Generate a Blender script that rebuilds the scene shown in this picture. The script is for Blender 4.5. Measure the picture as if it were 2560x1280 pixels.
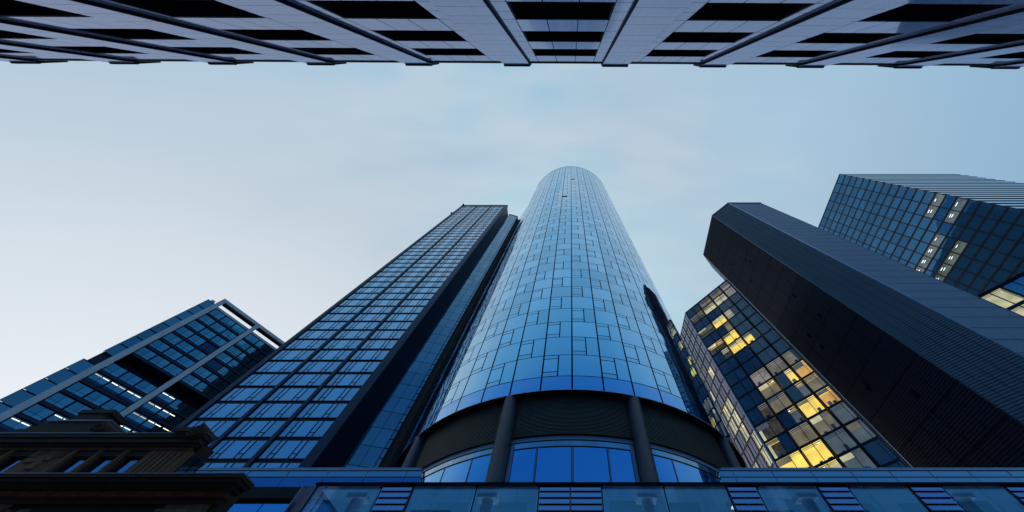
import bpy, math, random
from math import sin, cos, radians, pi, sqrt, hypot
random.seed(7)
S = bpy.context.scene
for o in list(bpy.data.objects):
    bpy.data.objects.remove(o)

# ------------------------------------------------------------------ camera
EYE = 1.6
F_PX, ELEV, PX0, PY0 = 735.0, radians(63.0), 1427.0, 677.0
cam_d = bpy.data.cameras.new("camera")
cam = bpy.data.objects.new("camera", cam_d)
S.collection.objects.link(cam)
cam.location = (0, 0, EYE)
cam.rotation_euler = (radians(90) + ELEV, 0, 0)
cam_d.sensor_width = 36.0
cam_d.lens = 36.0 * F_PX / 2560.0
cam_d.shift_x = (1280.0 - PX0) / 2560.0
cam_d.shift_y = (PY0 - 640.0) / 2560.0
cam_d.clip_start = 0.05
cam_d.clip_end = 6000
S.camera = cam
S.render.resolution_x, S.render.resolution_y = 1024, 512
S.view_settings.view_transform = 'Standard'
S.view_settings.look = 'None'
S.view_settings.exposure = 0.0
S.view_settings.gamma = 1.0
S.view_settings.use_curve_mapping = False
S.cycles.max_bounces = 7
S.cycles.glossy_bounces = 4
S.cycles.transparent_max_bounces = 12
S.cycles.sample_clamp_indirect = 4.0

# ------------------------------------------------------------------ sky
SUN_EL, SUN_AZ = radians(5.0), radians(-52.0)       # azimuth from +Y, to the left
w = bpy.data.worlds.new("World")
S.world = w
w.use_nodes = True
nt = w.node_tree
nt.nodes.clear()
N, LK = nt.nodes.new, nt.links.new


def wmath(op, a, b=None, clamp=False):
    n = N('ShaderNodeMath'); n.operation = op; n.use_clamp = clamp
    for i, v in enumerate((a, b)):
        if v is None:
            continue
        if isinstance(v, (int, float)):
            n.inputs[i].default_value = v
        else:
            LK(v, n.inputs[i])
    return n.outputs[0]


def wdot(vec, d):
    l = sqrt(sum(x * x for x in d))
    n = N('ShaderNodeVectorMath'); n.operation = 'DOT_PRODUCT'
    LK(vec, n.inputs[0]); n.inputs[1].default_value = [x / l for x in d]
    return n.outputs['Value']


def wsmooth(v, a, b, mx=1.0):
    n = N('ShaderNodeMapRange'); n.interpolation_type = 'SMOOTHSTEP'
    LK(v, n.inputs[0]); n.inputs[1].default_value = a; n.inputs[2].default_value = b
    n.inputs[3].default_value = 0; n.inputs[4].default_value = mx
    return n.outputs[0]


def wmix(fac, a, b):
    n = N('ShaderNodeMix'); n.data_type = 'RGBA'
    if isinstance(fac, float):
        n.inputs[0].default_value = fac
    else:
        LK(fac, n.inputs[0])
    for i, v in ((6, a), (7, b)):
        if isinstance(v, tuple):
            n.inputs[i].default_value = (*v, 1)
        else:
            LK(v, n.inputs[i])
    return n.outputs[2]


tc = N('ShaderNodeTexCoord').outputs['Generated']
t = wdot(tc, (-.04, .57, .82))
ramp = N('ShaderNodeValToRGB')
LK(t, ramp.inputs[0])
els = ramp.color_ramp.elements
stops = [(0.0, (.010, .15, .43)), (.15, (.05, .25, .54)), (.34, (.16, .42, .66)), (.55, (.31, .54, .72)),
         (.72, (.36, .57, .72)), (.84, (.38, .59, .73)), (.93, (.47, .67, .77)), (1.0, (.60, .75, .82))]
while len(els) < len(stops):
    els.new(.5)
for e_, (p, c_) in zip(els, stops):
    e_.position = p; e_.color = (*c_, 1)
col = ramp.outputs[0]
# long-exposure veil of cloud, paler towards the afterglow on the left
mp = N('ShaderNodeMapping'); mp.inputs['Scale'].default_value = (1.0, 2.2, 1.4)
mp.inputs['Rotation'].default_value = (0.2, 0.1, 0.5)
LK(tc, mp.inputs[0])
nz = N('ShaderNodeTexNoise'); nz.inputs['Scale'].default_value = 1.7; nz.inputs['Detail'].default_value = 4.0
nz.inputs['Roughness'].default_value = 0.45
LK(mp.outputs[0], nz.inputs[0])
cl = wsmooth(nz.outputs[0], .40, .66, .75)
up = wsmooth(t, .45, .85)
col = wmix(wmath('MULTIPLY', cl, up), col, (.52, .63, .73))
glow = wsmooth(wdot(tc, (-.78, .50, .30)), .50, .97, .97)
col = wmix(glow, col, (.60, .66, .70))
glow2 = wsmooth(wdot(tc, (-.72, .62, .16)), .70, .99, .95)
col = wmix(glow2, col, (.76, .79, .82))
# soft streaks drawn out by the long exposure
mp2 = N('ShaderNodeMapping'); mp2.inputs['Scale'].default_value = (1.1, 3.4, 1.6)
mp2.inputs['Rotation'].default_value = (0.3, -0.2, -0.35)
LK(tc, mp2.inputs[0])
nz2 = N('ShaderNodeTexNoise'); nz2.inputs['Scale'].default_value = 2.1; nz2.inputs['Detail'].default_value = 2.2
nz2.inputs['Roughness'].default_value = 0.5; nz2.inputs['Distortion'].default_value = .15
LK(mp2.outputs[0], nz2.inputs[0])
upz = wsmooth(wdot(tc, (0, .25, 1)), .62, .9)
col = wmix(wmath('MULTIPLY', wsmooth(nz2.outputs[0], .48, .70, .40), upz), col, (.66, .72, .76))
col = wmix(wmath('MULTIPLY', wsmooth(nz2.outputs[0], .52, .32, .28), upz), col, (.30, .49, .63))
blue = wsmooth(wdot(tc, (.93, .10, .30)), .76, 1.0, .70)
col = wmix(blue, col, (.22, .37, .52))
bank = wsmooth(wdot(tc, (.50, .02, .85)), .80, 1.0, .4)
col = wmix(bank, col, (.50, .60, .70))
nish = N('ShaderNodeTexSky'); nish.sky_type = 'NISHITA'; nish.sun_disc = False
nish.sun_elevation = SUN_EL; nish.sun_rotation = SUN_AZ
nish.air_density = 1.2; nish.dust_density = 1.0; nish.ozone_density = 3.0
bg1 = N('ShaderNodeBackground'); LK(col, bg1.inputs[0]); bg1.inputs[1].default_value = 0.93
bg2 = N('ShaderNodeBackground'); LK(nish.outputs[0], bg2.inputs[0]); bg2.inputs[1].default_value = 0.05
add = N('ShaderNodeAddShader'); LK(bg1.outputs[0], add.inputs[0]); LK(bg2.outputs[0], add.inputs[1])
wo = N('ShaderNodeOutputWorld'); LK(add.outputs[0], wo.inputs[0])

sun_d = bpy.data.lights.new("sun", 'SUN')
sun = bpy.data.objects.new("sun", sun_d)
S.collection.objects.link(sun)
sun_d.energy = 0.2
sun_d.angle = radians(25)
sun_d.color = (1.0, .93, .85)
sd = (sin(SUN_AZ) * cos(SUN_EL), cos(SUN_AZ) * cos(SUN_EL), sin(SUN_EL))
from mathutils import Vector
sun.rotation_euler = Vector(sd).to_track_quat('Z', 'Y').to_euler()

# ------------------------------------------------------------------ materials
MATS = {}


def newmat(name):
    m = bpy.data.materials.new(name); m.use_nodes = True
    m.node_tree.nodes.clear(); MATS[name] = m
    return m, m.node_tree.nodes.new, m.node_tree.links.new


def matte(name, c, rough=.5, var=.25, scale=.6, metal=0.0, streak=False, bump=0.0, spec=.5):
    m, n, l = newmat(name)
    p = n('ShaderNodeBsdfPrincipled'); o = n('ShaderNodeOutputMaterial'); l(p.outputs[0], o.inputs[0])
    tcn = n('ShaderNodeTexCoord'); mpn = n('ShaderNodeMapping'); l(tcn.outputs['Object'], mpn.inputs[0])
    if streak:
        mpn.inputs['Scale'].default_value = (1.6, 1.6, .12)
    nz = n('ShaderNodeTexNoise'); nz.inputs['Scale'].default_value = scale; nz.inputs['Detail'].default_value = 7
    nz.inputs['Roughness'].default_value = .65
    l(mpn.outputs[0], nz.inputs[0])
    mr = n('ShaderNodeMapRange'); l(nz.outputs[0], mr.inputs[0])
    mr.inputs[1].default_value = .25; mr.inputs[2].default_value = .75
    mr.inputs[3].default_value = 1 - var; mr.inputs[4].default_value = 1 + var
    vm = n('ShaderNodeVectorMath'); vm.operation = 'SCALE'; vm.inputs[0].default_value = c
    l(mr.outputs[0], vm.inputs['Scale']); l(vm.outputs[0], p.inputs['Base Color'])
    mr2 = n('ShaderNodeMapRange'); l(nz.outputs[0], mr2.inputs[0])
    mr2.inputs[3].default_value = max(.02, rough - .12); mr2.inputs[4].default_value = min(1, rough + .12)
    l(mr2.outputs[0], p.inputs['Roughness'])
    p.inputs['Metallic'].default_value = metal
    p.inputs['Specular IOR Level'].default_value = spec
    if bump:
        b = n('ShaderNodeBump'); b.inputs['Strength'].default_value = bump; b.inputs['Distance'].default_value = .02
        nb = n('ShaderNodeTexNoise'); nb.inputs['Scale'].default_value = 14; nb.inputs['Detail'].default_value = 5
        l(tcn.outputs['Object'], nb.inputs[0])
        l(nb.outputs[0], b.inputs['Height']); l(b.outputs[0], p.inputs['Normal'])
    return m


def glass(name, body, tint, f0=.5, rough=.02, wave=.03, wscale=.35, clear=0.0, var=.12):
    """coated facade glass: a tinted mirror layer over a dark (or partly see-through) body"""
    m, n, l = newmat(name)
    o = n('ShaderNodeOutputMaterial')
    lw = n('ShaderNodeLayerWeight'); lw.inputs[0].default_value = .5
    pw = n('ShaderNodeMath'); pw.operation = 'POWER'; l(lw.outputs['Facing'], pw.inputs[0]); pw.inputs[1].default_value = 3.5
    mr = n('ShaderNodeMapRange'); l(pw.outputs[0], mr.inputs[0])
    mr.inputs[3].default_value = f0; mr.inputs[4].default_value = .97
    tcn = n('ShaderNodeTexCoord')
    nz = n('ShaderNodeTexNoise'); nz.inputs['Scale'].default_value = wscale; nz.inputs['Detail'].default_value = 1.5
    l(tcn.outputs['Object'], nz.inputs[0])
    b = n('ShaderNodeBump'); b.inputs['Strength'].default_value = wave; b.inputs['Distance'].default_value = .3
    l(nz.outputs[0], b.inputs['Height'])
    g = n('ShaderNodeBsdfGlossy'); g.inputs['Roughness'].default_value = rough
    # each pane of a batch differs a little
    geo = n('ShaderNodeNewGeometry')
    v = n('ShaderNodeMapRange'); l(geo.outputs['Random Per Island'], v.inputs[0])
    v.inputs[3].default_value = 1 - var; v.inputs[4].default_value = 1 + var * .6
    vm = n('ShaderNodeVectorMath'); vm.operation = 'SCALE'; vm.inputs[0].default_value = tint
    wt = n('ShaderNodeMix'); wt.data_type = 'RGBA'
    l(pw.outputs[0], wt.inputs[0]); l(vm.outputs[0], wt.inputs[6]); wt.inputs[7].default_value = (.86, .93, 1.0, 1)
    l(v.outputs[0], vm.inputs['Scale']); l(wt.outputs[2], g.inputs[0])
    l(b.outputs[0], g.inputs['Normal'])
    d = n('ShaderNodeBsdfDiffuse'); d.inputs[0].default_value = (*body, 1)
    base = d.outputs[0]
    if clear:
        tr = n('ShaderNodeBsdfTransparent'); tr.inputs[0].default_value = (.78, .88, .95, 1)
        mx0 = n('ShaderNodeMixShader'); mx0.inputs[0].default_value = clear
        l(base, mx0.inputs[1]); l(tr.outputs[0], mx0.inputs[2]); base = mx0.outputs[0]
    mx = n('ShaderNodeMixShader'); l(mr.outputs[0], mx.inputs[0]); l(base, mx.inputs[1]); l(g.outputs[0], mx.inputs[2])
    l(mx.outputs[0], o.inputs[0])
    return m


def lamp(name, c, strength):
    m, n, l = newmat(name)
    e = n('ShaderNodeEmission'); e.inputs[0].default_value = (*c, 1); e.inputs[1].default_value = strength
    o = n('ShaderNodeOutputMaterial'); l(e.outputs[0], o.inputs[0])
    return m


def litroom(name, c, strength, var=.5, scale=.9):
    """the lit surfaces of an office behind a window"""
    m, n, l = newmat(name)
    tcn = n('ShaderNodeTexCoord')
    nz = n('ShaderNodeTexNoise'); nz.inputs['Scale'].default_value = scale; nz.inputs['Detail'].default_value = 2
    l(tcn.outputs['Object'], nz.inputs[0])
    mr = n('ShaderNodeMapRange'); l(nz.outputs[0], mr.inputs[0])
    mr.inputs[1].default_value = .3; mr.inputs[2].default_value = .7
    mr.inputs[3].default_value = strength * (1 - var); mr.inputs[4].default_value = strength * (1 + var)
    e = n('ShaderNodeEmission'); e.inputs[0].default_value = (*c, 1); l(mr.outputs[0], e.inputs[1])
    o = n('ShaderNodeOutputMaterial'); l(e.outputs[0], o.inputs[0])
    return m


M = MATS
matte('asphalt', (.045, .047, .05), .8, .3, 3)
matte('paving', (.16, .16, .165), .75, .2, 2)
matte('kerb_stone', (.25, .25, .25), .7, .2, 2)
matte('road_paint', (.7, .7, .68), .6, .1, 4)


def polished(name, base, tint, f0=.16, f1=.42, rough=.12):
    """polished stone cladding: slabs differ a little, rain streaks, a tinted sheen that grows towards grazing"""
    m, n, l = newmat(name)
    o = n('ShaderNodeOutputMaterial')
    tcn = n('ShaderNodeTexCoord'); mpn = n('ShaderNodeMapping'); l(tcn.outputs['Object'], mpn.inputs[0])
    mpn.inputs['Scale'].default_value = (2.2, 2.2, .10)
    nz = n('ShaderNodeTexNoise'); nz.inputs['Scale'].default_value = 1.1; nz.inputs['Detail'].default_value = 8
    l(mpn.outputs[0], nz.inputs[0])
    n2 = n('ShaderNodeTexNoise'); n2.inputs['Scale'].default_value = 9; n2.inputs['Detail'].default_value = 4
    l(tcn.outputs['Object'], n2.inputs[0])
    geo = n('ShaderNodeNewGeometry')
    a = n('ShaderNodeMapRange'); l(nz.outputs[0], a.inputs[0])
    a.inputs[1].default_value = .3; a.inputs[2].default_value = .7; a.inputs[3].default_value = .78; a.inputs[4].default_value = 1.12
    c = n('ShaderNodeMapRange'); l(geo.outputs['Random Per Island'], c.inputs[0])
    c.inputs[3].default_value = .80; c.inputs[4].default_value = 1.14
    mu = n('ShaderNodeMath'); mu.operation = 'MULTIPLY'; l(a.outputs[0], mu.inputs[0]); l(c.outputs[0], mu.inputs[1])
    k = n('ShaderNodeMapRange'); l(n2.outputs[0], k.inputs[0]); k.inputs[3].default_value = .9; k.inputs[4].default_value = 1.1
    mu2 = n('ShaderNodeMath'); mu2.operation = 'MULTIPLY'; l(mu.outputs[0], mu2.inputs[0]); l(k.outputs[0], mu2.inputs[1])
    vm = n('ShaderNodeVectorMath'); vm.operation = 'SCALE'; vm.inputs[0].default_value = base; l(mu2.outputs[0], vm.inputs['Scale'])
    d = n('ShaderNodeBsdfDiffuse'); l(vm.outputs[0], d.inputs[0])
    g = n('ShaderNodeBsdfGlossy'); g.inputs[0].default_value = (*tint, 1); g.inputs['Roughness'].default_value = rough
    lw = n('ShaderNodeLayerWeight'); lw.inputs[0].default_value = .5
    pw = n('ShaderNodeMath'); pw.operation = 'POWER'; l(lw.outputs['Facing'], pw.inputs[0]); pw.inputs[1].default_value = 3
    mr = n('ShaderNodeMapRange'); l(pw.outputs[0], mr.inputs[0]); mr.inputs[3].default_value = f0; mr.inputs[4].default_value = f1
    mx = n('ShaderNodeMixShader'); l(mr.outputs[0], mx.inputs[0]); l(d.outputs[0], mx.inputs[1]); l(g.outputs[0], mx.inputs[2])
    l(mx.outputs[0], o.inputs[0])


polished('granite', (.44, .48, .72), (.70, .76, .98), .20, .58, .07)
matte('granite_joint', (.03, .03, .05), .7, .1)
matte('dark_metal', (.008, .010, .016), .6, .2, 1, spec=.06)
matte('black_frame', (.009, .010, .020), .45, .2, .8, spec=.25)
matte('navy_frame', (.022, .024, .052), .42, .2, .5, spec=.3)
matte('void', (.006, .006, .009), .8, .1)
matte('grey_steel', (.54, .56, .60), .45, .15, .35)
matte('light_rail', (.34, .40, .55), .40, .15, .6)
matte('column_stone', (.038, .040, .058), .55, .45, 1.6, bump=.25)
matte('louvre', (.13, .095, .062), .5, .3, .5)
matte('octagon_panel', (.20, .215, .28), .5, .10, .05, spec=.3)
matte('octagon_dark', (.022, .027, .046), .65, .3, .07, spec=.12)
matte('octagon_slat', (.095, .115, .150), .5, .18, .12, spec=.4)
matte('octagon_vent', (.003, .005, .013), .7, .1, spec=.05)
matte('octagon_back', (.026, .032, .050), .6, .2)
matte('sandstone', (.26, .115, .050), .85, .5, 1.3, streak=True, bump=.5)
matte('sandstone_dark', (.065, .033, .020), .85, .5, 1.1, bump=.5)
matte('lead', (.13, .15, .19), .4, .3, 1.5)
matte('ceiling', (.35, .42, .5), .8, .1)
matte('interior', (.20, .30, .42), .8, .3)
matte('pale_column', (.70, .80, .88), .6, .1)
matte('roofing', (.05, .055, .065), .85, .3)
matte('mullion', (.006, .008, .020), .6, .1, spec=0)
glass('tower_glass', (.01, .03, .08), (.46, .76, .99), .76, .015, .09, .22, var=.16)
glass('skirt_glass', (.01, .03, .09), (.28, .56, .98), .74, .02, .05, .3)
glass('drum_glass', (.005, .03, .10), (.24, .56, .98), .72, .015, .08, .16)
glass('square_glass', (.045, .04, .06), (.76, .74, .86), .66, .02, .05, .3, var=.22)
glass('strip_glass', (.01, .03, .06), (.50, .58, .70), .42, .03, .05, .3)
glass('fascia_glass', (.10, .12, .17), (.60, .68, .80), .55, .05, .04, .3)
glass('podium_glass', (.09, .44, .78), (.42, .70, .92), .34, .02, .06, .2, clear=.72)
glass('louvre_glass', (.01, .06, .15), (.24, .44, .84), .48, .02, .06, .3)
glass('frame_glass', (.01, .035, .06), (.30, .54, .62), .54, .02, .05, .3, var=.35)
glass('wing_glass', (.01, .04, .06), (.36, .52, .58), .45, .03, .05, .3, var=.25)
glass('frame_dark_glass', (.008, .02, .04), (.10, .16, .26), .35, .03, .03, .3)
glass('lit_glass', (.05, .048, .07), (.86, .74, .80), .15, .02, .05, .3, var=.30)
glass('lit_side_glass', (.01, .012, .03), (.62, .63, .82), .20, .02, .05, .3, var=.25)
glass('clear_pane', (.01, .01, .01), (.55, .60, .80), .10, .02, .02, .3, clear=.97)
glass('grid_glass', (.036, .14, .26), (.07, .21, .40), .42, .02, .05, .2, var=.25)
glass('band_glass', (.10, .13, .18), (.74, .84, .97), .62, .05, .03, .1)
glass('ribbon_glass', (.01, .02, .05), (.30, .42, .62), .5, .03, .05, .2, var=.2)
glass('stone_window_glass', (.004, .004, .006), (.30, .34, .45), .12, .03, .03, .3)
glass('old_window_glass', (.01, .02, .04), (.45, .60, .90), .5, .02, .1, .4)
litroom('room_gold', (1.0, .66, .10), 1.45, .22, .4)
litroom('room_orange', (1.0, .50, .09), .85, .25, .4)
litroom('room_pale', (1.0, .86, .46), .75, .3, .4)
litroom('room_dim', (.80, .62, .32), .26, .35, .4)
litroom('room_warm_dark', (.55, .40, .12), .10, .7)
litroom('room_pinkish', (1.0, .80, .64), .32, .35, .4)
litroom('room_green_grey', (.50, .58, .52), .19, .25, .4)
lamp('luminous_panel', (1.0, .95, .85), 1.6)
litroom('podium_glow', (.05, .30, .70), .42, .12, .12)  # added blue glow to brighten the podium panes, not a real lit room
lamp('hidden_fill', (.45, .78, 1.0), 4.5)  # unseen emitter added to brighten the podium columns and ceiling
litroom('room_pale_green', (.60, .72, .64), .20, .3, .3)
lamp('tube_warm', (1.0, .90, .62), 1.9)
lamp('tube_white', (1.0, .97, .85), 2.2)
lamp('spot_white', (1.0, .96, .9), 2.5)
lamp('beacon_red', (1.0, .12, .05), 1.2)


# ------------------------------------------------------------------ mesh helpers
class MB:
    def __init__(s):
        s.v, s.f, s.m, s.slots, s.sm = [], [], [], [], []

    def slot(s, name):
        if name not in s.slots:
            s.slots.append(name)
        return s.slots.index(name)

    def poly(s, pts, mat, smooth=False):
        b = len(s.v)
        s.v += [tuple(p) for p in pts]
        s.f.append(tuple(range(b, b + len(pts))))
        s.m.append(s.slot(mat)); s.sm.append(smooth)

    def hexa(s, p, mat):
        """p: bottom 4 then top 4"""
        b = len(s.v)
        s.v += [tuple(q) for q in p]
        i = s.slot(mat)
        for q in ((3, 2, 1, 0), (4, 5, 6, 7), (0, 1, 5, 4), (1, 2, 6, 5), (2, 3, 7, 6), (3, 0, 4, 7)):
            s.f.append(tuple(b + k for k in q)); s.m.append(i); s.sm.append(False)

    def box(s, x0, x1, y0, y1, z0, z1, mat):
        s.hexa([(x0, y0, z0), (x1, y0, z0), (x1, y1, z0), (x0, y1, z0),
                (x0, y0, z1), (x1, y0, z1), (x1, y1, z1), (x0, y1, z1)], mat)

    def prism(s, pts, z0, z1, mat, cap=True):
        n = len(pts)
        for i in range(n):
            a, b = pts[i], pts[(i + 1) % n]
            s.poly([(*a, z0), (*b, z0), (*b, z1), (*a, z1)], mat)
        if cap:
            s.poly([(*p, z1) for p in pts], mat)
            s.poly([(*p, z0) for p in reversed(pts)], mat)

    def cyl(s, cx, cy, r, z0, z1, mat, n=24, r1=None, cap=True):
        r1 = r if r1 is None else r1
        b = len(s.v); i = s.slot(mat)
        for z, rr in ((z0, r), (z1, r1)):
            s.v += [(cx + rr * cos(2 * pi * k / n), cy + rr * sin(2 * pi * k / n), z) for k in range(n)]
        for k in range(n):
            s.f.append((b + k, b + (k + 1) % n, b + n + (k + 1) % n, b + n + k)); s.m.append(i); s.sm.append(True)
        if cap:
            s.f.append(tuple(b + n + k for k in range(n))); s.m.append(i); s.sm.append(False)
            s.f.append(tuple(b + k for k in reversed(range(n)))); s.m.append(i); s.sm.append(False)

    def area(s):
        """size in the photograph of the mesh's bounding points (only ranks which repeats get a mesh of their own)"""
        xs, ys = [], []
        for x, y, z in s.v:
            d = y * cos(ELEV) + (z - EYE) * sin(ELEV)
            if d < .5:
                return 0
            xs.append(PX0 + F_PX * x / d)
            ys.append(PY0 - F_PX * (-y * sin(ELEV) + (z - EYE) * cos(ELEV)) / d)
        if max(xs) < 0 or min(xs) > 2560 or max(ys) < 0 or min(ys) > 1205:
            return 0
        return (max(xs) - min(xs)) * (max(ys) - min(ys))

    def join(s, o):
        b = len(s.v); s.v += o.v
        s.f += [tuple(i + b for i in f) for f in o.f]
        s.m += [s.slot(o.slots[k]) for k in o.m]; s.sm += o.sm

    def build(s, name, parent=None, label=None, cat=None, kind=None, group=None):
        off = Vector((0, 0, 0)); p = parent
        while p is not None:
            off += p.location; p = p.parent
        if parent is None and cat:
            xs, ys, zs = zip(*s.v)
            off = Vector(((min(xs) + max(xs)) / 2, (min(ys) + max(ys)) / 2, min(zs)))
        me = bpy.data.meshes.new(name)
        me.from_pydata([(x - off.x, y - off.y, z - off.z) for x, y, z in s.v], [], s.f)
        for k in s.slots:
            me.materials.append(M[k])
        me.polygons.foreach_set('material_index', s.m)
        me.polygons.foreach_set('use_smooth', s.sm)
        me.update()
        o = bpy.data.objects.new(name, me)
        S.collection.objects.link(o)
        if parent is not None:
            o.parent = parent
        elif cat:
            o.location = off
        for k, val in (('label', label), ('category', cat), ('kind', kind), ('group', group)):
            if val:
                o[k] = val
        return o


def thing(name, label, cat, loc, group=None):
    o = bpy.data.objects.new(name, None)
    S.collection.objects.link(o)
    o.location = loc; o['label'] = label; o['category'] = cat
    if group:
        o['group'] = group
    return o


class Plane:
    """a vertical facade: origin (x,y), unit direction along it; the outside is to the right of that direction"""
    def __init__(s, O, D):
        l = hypot(*D); s.O = O; s.D = (D[0] / l, D[1] / l); s.n = (s.D[1], -s.D[0])

    def __call__(s, a, h, off=0.0):
        return (s.O[0] + s.D[0] * a + s.n[0] * off, s.O[1] + s.D[1] * a + s.n[1] * off, h + EYE)

    def rect(s, mb, a0, a1, h0, h1, off, mat, tilt=0.0):
        t = [random.uniform(-1, 1) * tilt for _ in range(3)]
        q = [off + t[0] + t[1] + t[2], off + t[0] - t[1] + t[2], off + t[0] - t[1] - t[2], off + t[0] + t[1] - t[2]]
        mb.poly([s(a0, h0, q[0]), s(a1, h0, q[1]), s(a1, h1, q[2]), s(a0, h1, q[3])], mat)

    def block(s, mb, a0, a1, h0, h1, o0, o1, mat):
        mb.hexa([s(a0, h0, o1), s(a1, h0, o1), s(a1, h0, o0), s(a0, h0, o0),
                 s(a0, h1, o1), s(a1, h1, o1), s(a1, h1, o0), s(a0, h1, o0)], mat)


def build_parts(mbs, name, parent, most=95, rest_name=None):
    """mbs: list of (MB, label or None); the largest in the picture become parts, the rest one part"""
    order = sorted(range(len(mbs)), key=lambda i: -mbs[i][0].area())
    keep = set(order[:most])
    rest = MB()
    for i, (mb, lab) in enumerate(mbs):
        if i in keep:
            mb.build(name, parent, lab)
        else:
            rest.join(mb)
    if rest.v:
        rest.build(rest_name or name, parent, kind='stuff')


def room(pl, mb, a0, a1, h0, h1, mat, ceil_mat, depth=3.0, tubes=1, tube='tube_warm'):
    """a lit office behind the pane: back wall, sides, floor, ceiling and ceiling lamps"""
    def P(a, h, d): return pl(a, h, -d)
    d0 = .06
    mb.poly([P(a0, h0, depth), P(a1, h0, depth), P(a1, h1, depth), P(a0, h1, depth)], mat)
    mb.poly([P(a0, h0, d0), P(a0, h0, depth), P(a0, h1, depth), P(a0, h1, d0)], mat)
    mb.poly([P(a1, h0, depth), P(a1, h0, d0), P(a1, h1, d0), P(a1, h1, depth)], mat)
    dc = [d0, depth * .22, depth * .36, depth * .62, depth * .74, depth]
    for k in range(5):                             # ceiling bays with downstand beams between them
        hk = h1 if k % 2 == 0 else h1 - .12
        mb.poly([P(a0, hk, dc[k]), P(a0, hk, dc[k + 1]), P(a1, hk, dc[k + 1]), P(a1, hk, dc[k])], ceil_mat if k % 2 == 0 else mat)
    if depth < 1.8 and ceil_mat in ('room_gold', 'room_orange'):
        ac = random.uniform(a0 + .4, a1 - .4)
        mb.poly([P(ac - .2, h1 - .14, .4), P(ac - .2, h1 - .14, .7), P(ac + .2, h1 - .14, .7), P(ac + .2, h1 - .14, .4)], 'spot_white')
    mb.poly([P(a0, h0, d0), P(a1, h0, d0), P(a1, h0, depth), P(a0, h0, depth)], 'interior')
    for k in range(tubes):
        ac = a0 + (a1 - a0) * (k + .5) / tubes
        wd = (a1 - a0) / tubes * .28
        mb.poly([P(ac - wd, h1 - .05, .55), P(ac - wd, h1 - .05, .95), P(ac + wd, h1 - .05, .95), P(ac + wd, h1 - .05, .55)], tube)


# ------------------------------------------------------------------ ground
g = MB(); g.poly([(-2500, -2500, 0), (2500, -2500, 0), (2500, 2500, 0), (-2500, 2500, 0)], 'paving')
g.build('ground', kind='structure')
g = MB(); g.poly([(-400, 2.5, .004), (400, 2.5, .004), (400, 13.5, .004), (-400, 13.5, .004)], 'asphalt')
g.build('road', kind='structure')
g = MB()
g.box(-400, 400, -3.6, 2.35, -.1, .13, 'paving'); g.box(-400, 400, 2.35, 2.5, -.1, .14, 'kerb_stone')
g.build('pavement', kind='structure')
g = MB()
g.box(-400, 400, 13.65, 19.5, -.1, .13, 'paving'); g.box(-400, 400, 13.5, 13.65, -.1, .14, 'kerb_stone')
g.build('pavement', kind='structure')
g = MB()
for i in range(-20, 21):
    g.box(i * 6 - 1.5, i * 6 + 1.5, 7.93, 8.07, .005, .008, 'road_paint')
g.build('road_markings', kind='structure')

# ------------------------------------------------------------------ round tower
CX, CY, R = 0.0, 53.8, 26.7
NC, FH, H_RIM, H_ROW = 46, 3.55, 23.55, 25.58
NR = 51
H_TOP = H_ROW + NR * FH
PHI0 = .006
STEP = 2 * pi / NC
rt = thing('round_tower', 'tall round blue glass tower with a small offset pane in every second panel', 'tower', (CX, CY, 0))


def cp(th, h, r=R):
    return (CX + r * sin(th), CY - r * cos(th), h + EYE)


def curved(mb, t0, t1, h0, h1, r, mat, seg=4, tilt=0.0):
    ta, tb = random.uniform(-1, 1) * tilt, random.uniform(-1, 1) * tilt
    b = len(mb.v); i = mb.slot(mat)
    for k in range(seg + 1):
        u = k / seg
        th = t0 + (t1 - t0) * u
        d = ta * (2 * u - 1)
        mb.v += [cp(th, h0, r + d + tb), cp(th, h1, r + d - tb)]
    for k in range(seg):
        mb.f.append((b + 2 * k, b + 2 * k + 2, b + 2 * k + 3, b + 2 * k + 1)); mb.m.append(i); mb.sm.append(True)


panels = []
TV, TH = .10 / R, .055
for c_ in range(-23, 23):
    t0, t1 = PHI0 + c_ * STEP, PHI0 + (c_ + 1) * STEP
    front = abs(t0 + STEP / 2) < 1.9
    mb = MB()
    curved(mb, t0 + TV, t1 - TV, H_RIM + .04, H_ROW - TH, R, 'skirt_glass', 4)
    panels.append((mb, None))
    for r_ in range(NR):
        h0, h1 = H_ROW + r_ * FH + TH, H_ROW + (r_ + 1) * FH - TH
        mb = MB()
        if not front:
            curved(mb, t0 + TV, t1 - TV, h0, h1, R, 'tower_glass', 2)
        elif (c_ + r_) % 2 == 0:
            curved(mb, t0 + TV, t1 - TV, h0, h1, R, 'tower_glass', 4, .010)
        else:
            tm = t0 + STEP * .52
            g_ = TV * .8
            curved(mb, tm + g_, t1 - TV, h0, h1, R, 'tower_glass', 2, .008)
            hb, ht = h0 + (h1 - h0) * .19, h0 + (h1 - h0) * .83
            curved(mb, t0 + TV, tm - g_, h0, hb - TH, R, 'tower_glass', 2, .001)
            op = (c_, r_) in ((0, 37), (-1, 26))
            if op:   # one window stands open: a dark gap
                curved(mb, t0 + TV, tm - g_, hb + TH, ht - TH, R - .012, 'void', 2)
            else:
                curved(mb, t0 + TV, tm - g_, hb + TH, ht - TH, R, 'tower_glass', 2, .008)
            curved(mb, t0 + TV, tm - g_, ht + TH, h1, R, 'tower_glass', 2, .001)
        panels.append((mb, None))
build_parts(panels, 'glass_panel', rt, 95)
b = MB()
for k in range(NC * 4):                           # dark glazing bars seen in the joints between the panes
    t0, t1 = k * STEP / 4, (k + 1) * STEP / 4
    b.poly([cp(t0, H_RIM, R - .03), cp(t1, H_RIM, R - .03), cp(t1, H_TOP, R - .03), cp(t0, H_TOP, R - .03)], 'mullion', True)
b.build('glazing_bars', rt)
b = MB()
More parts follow.
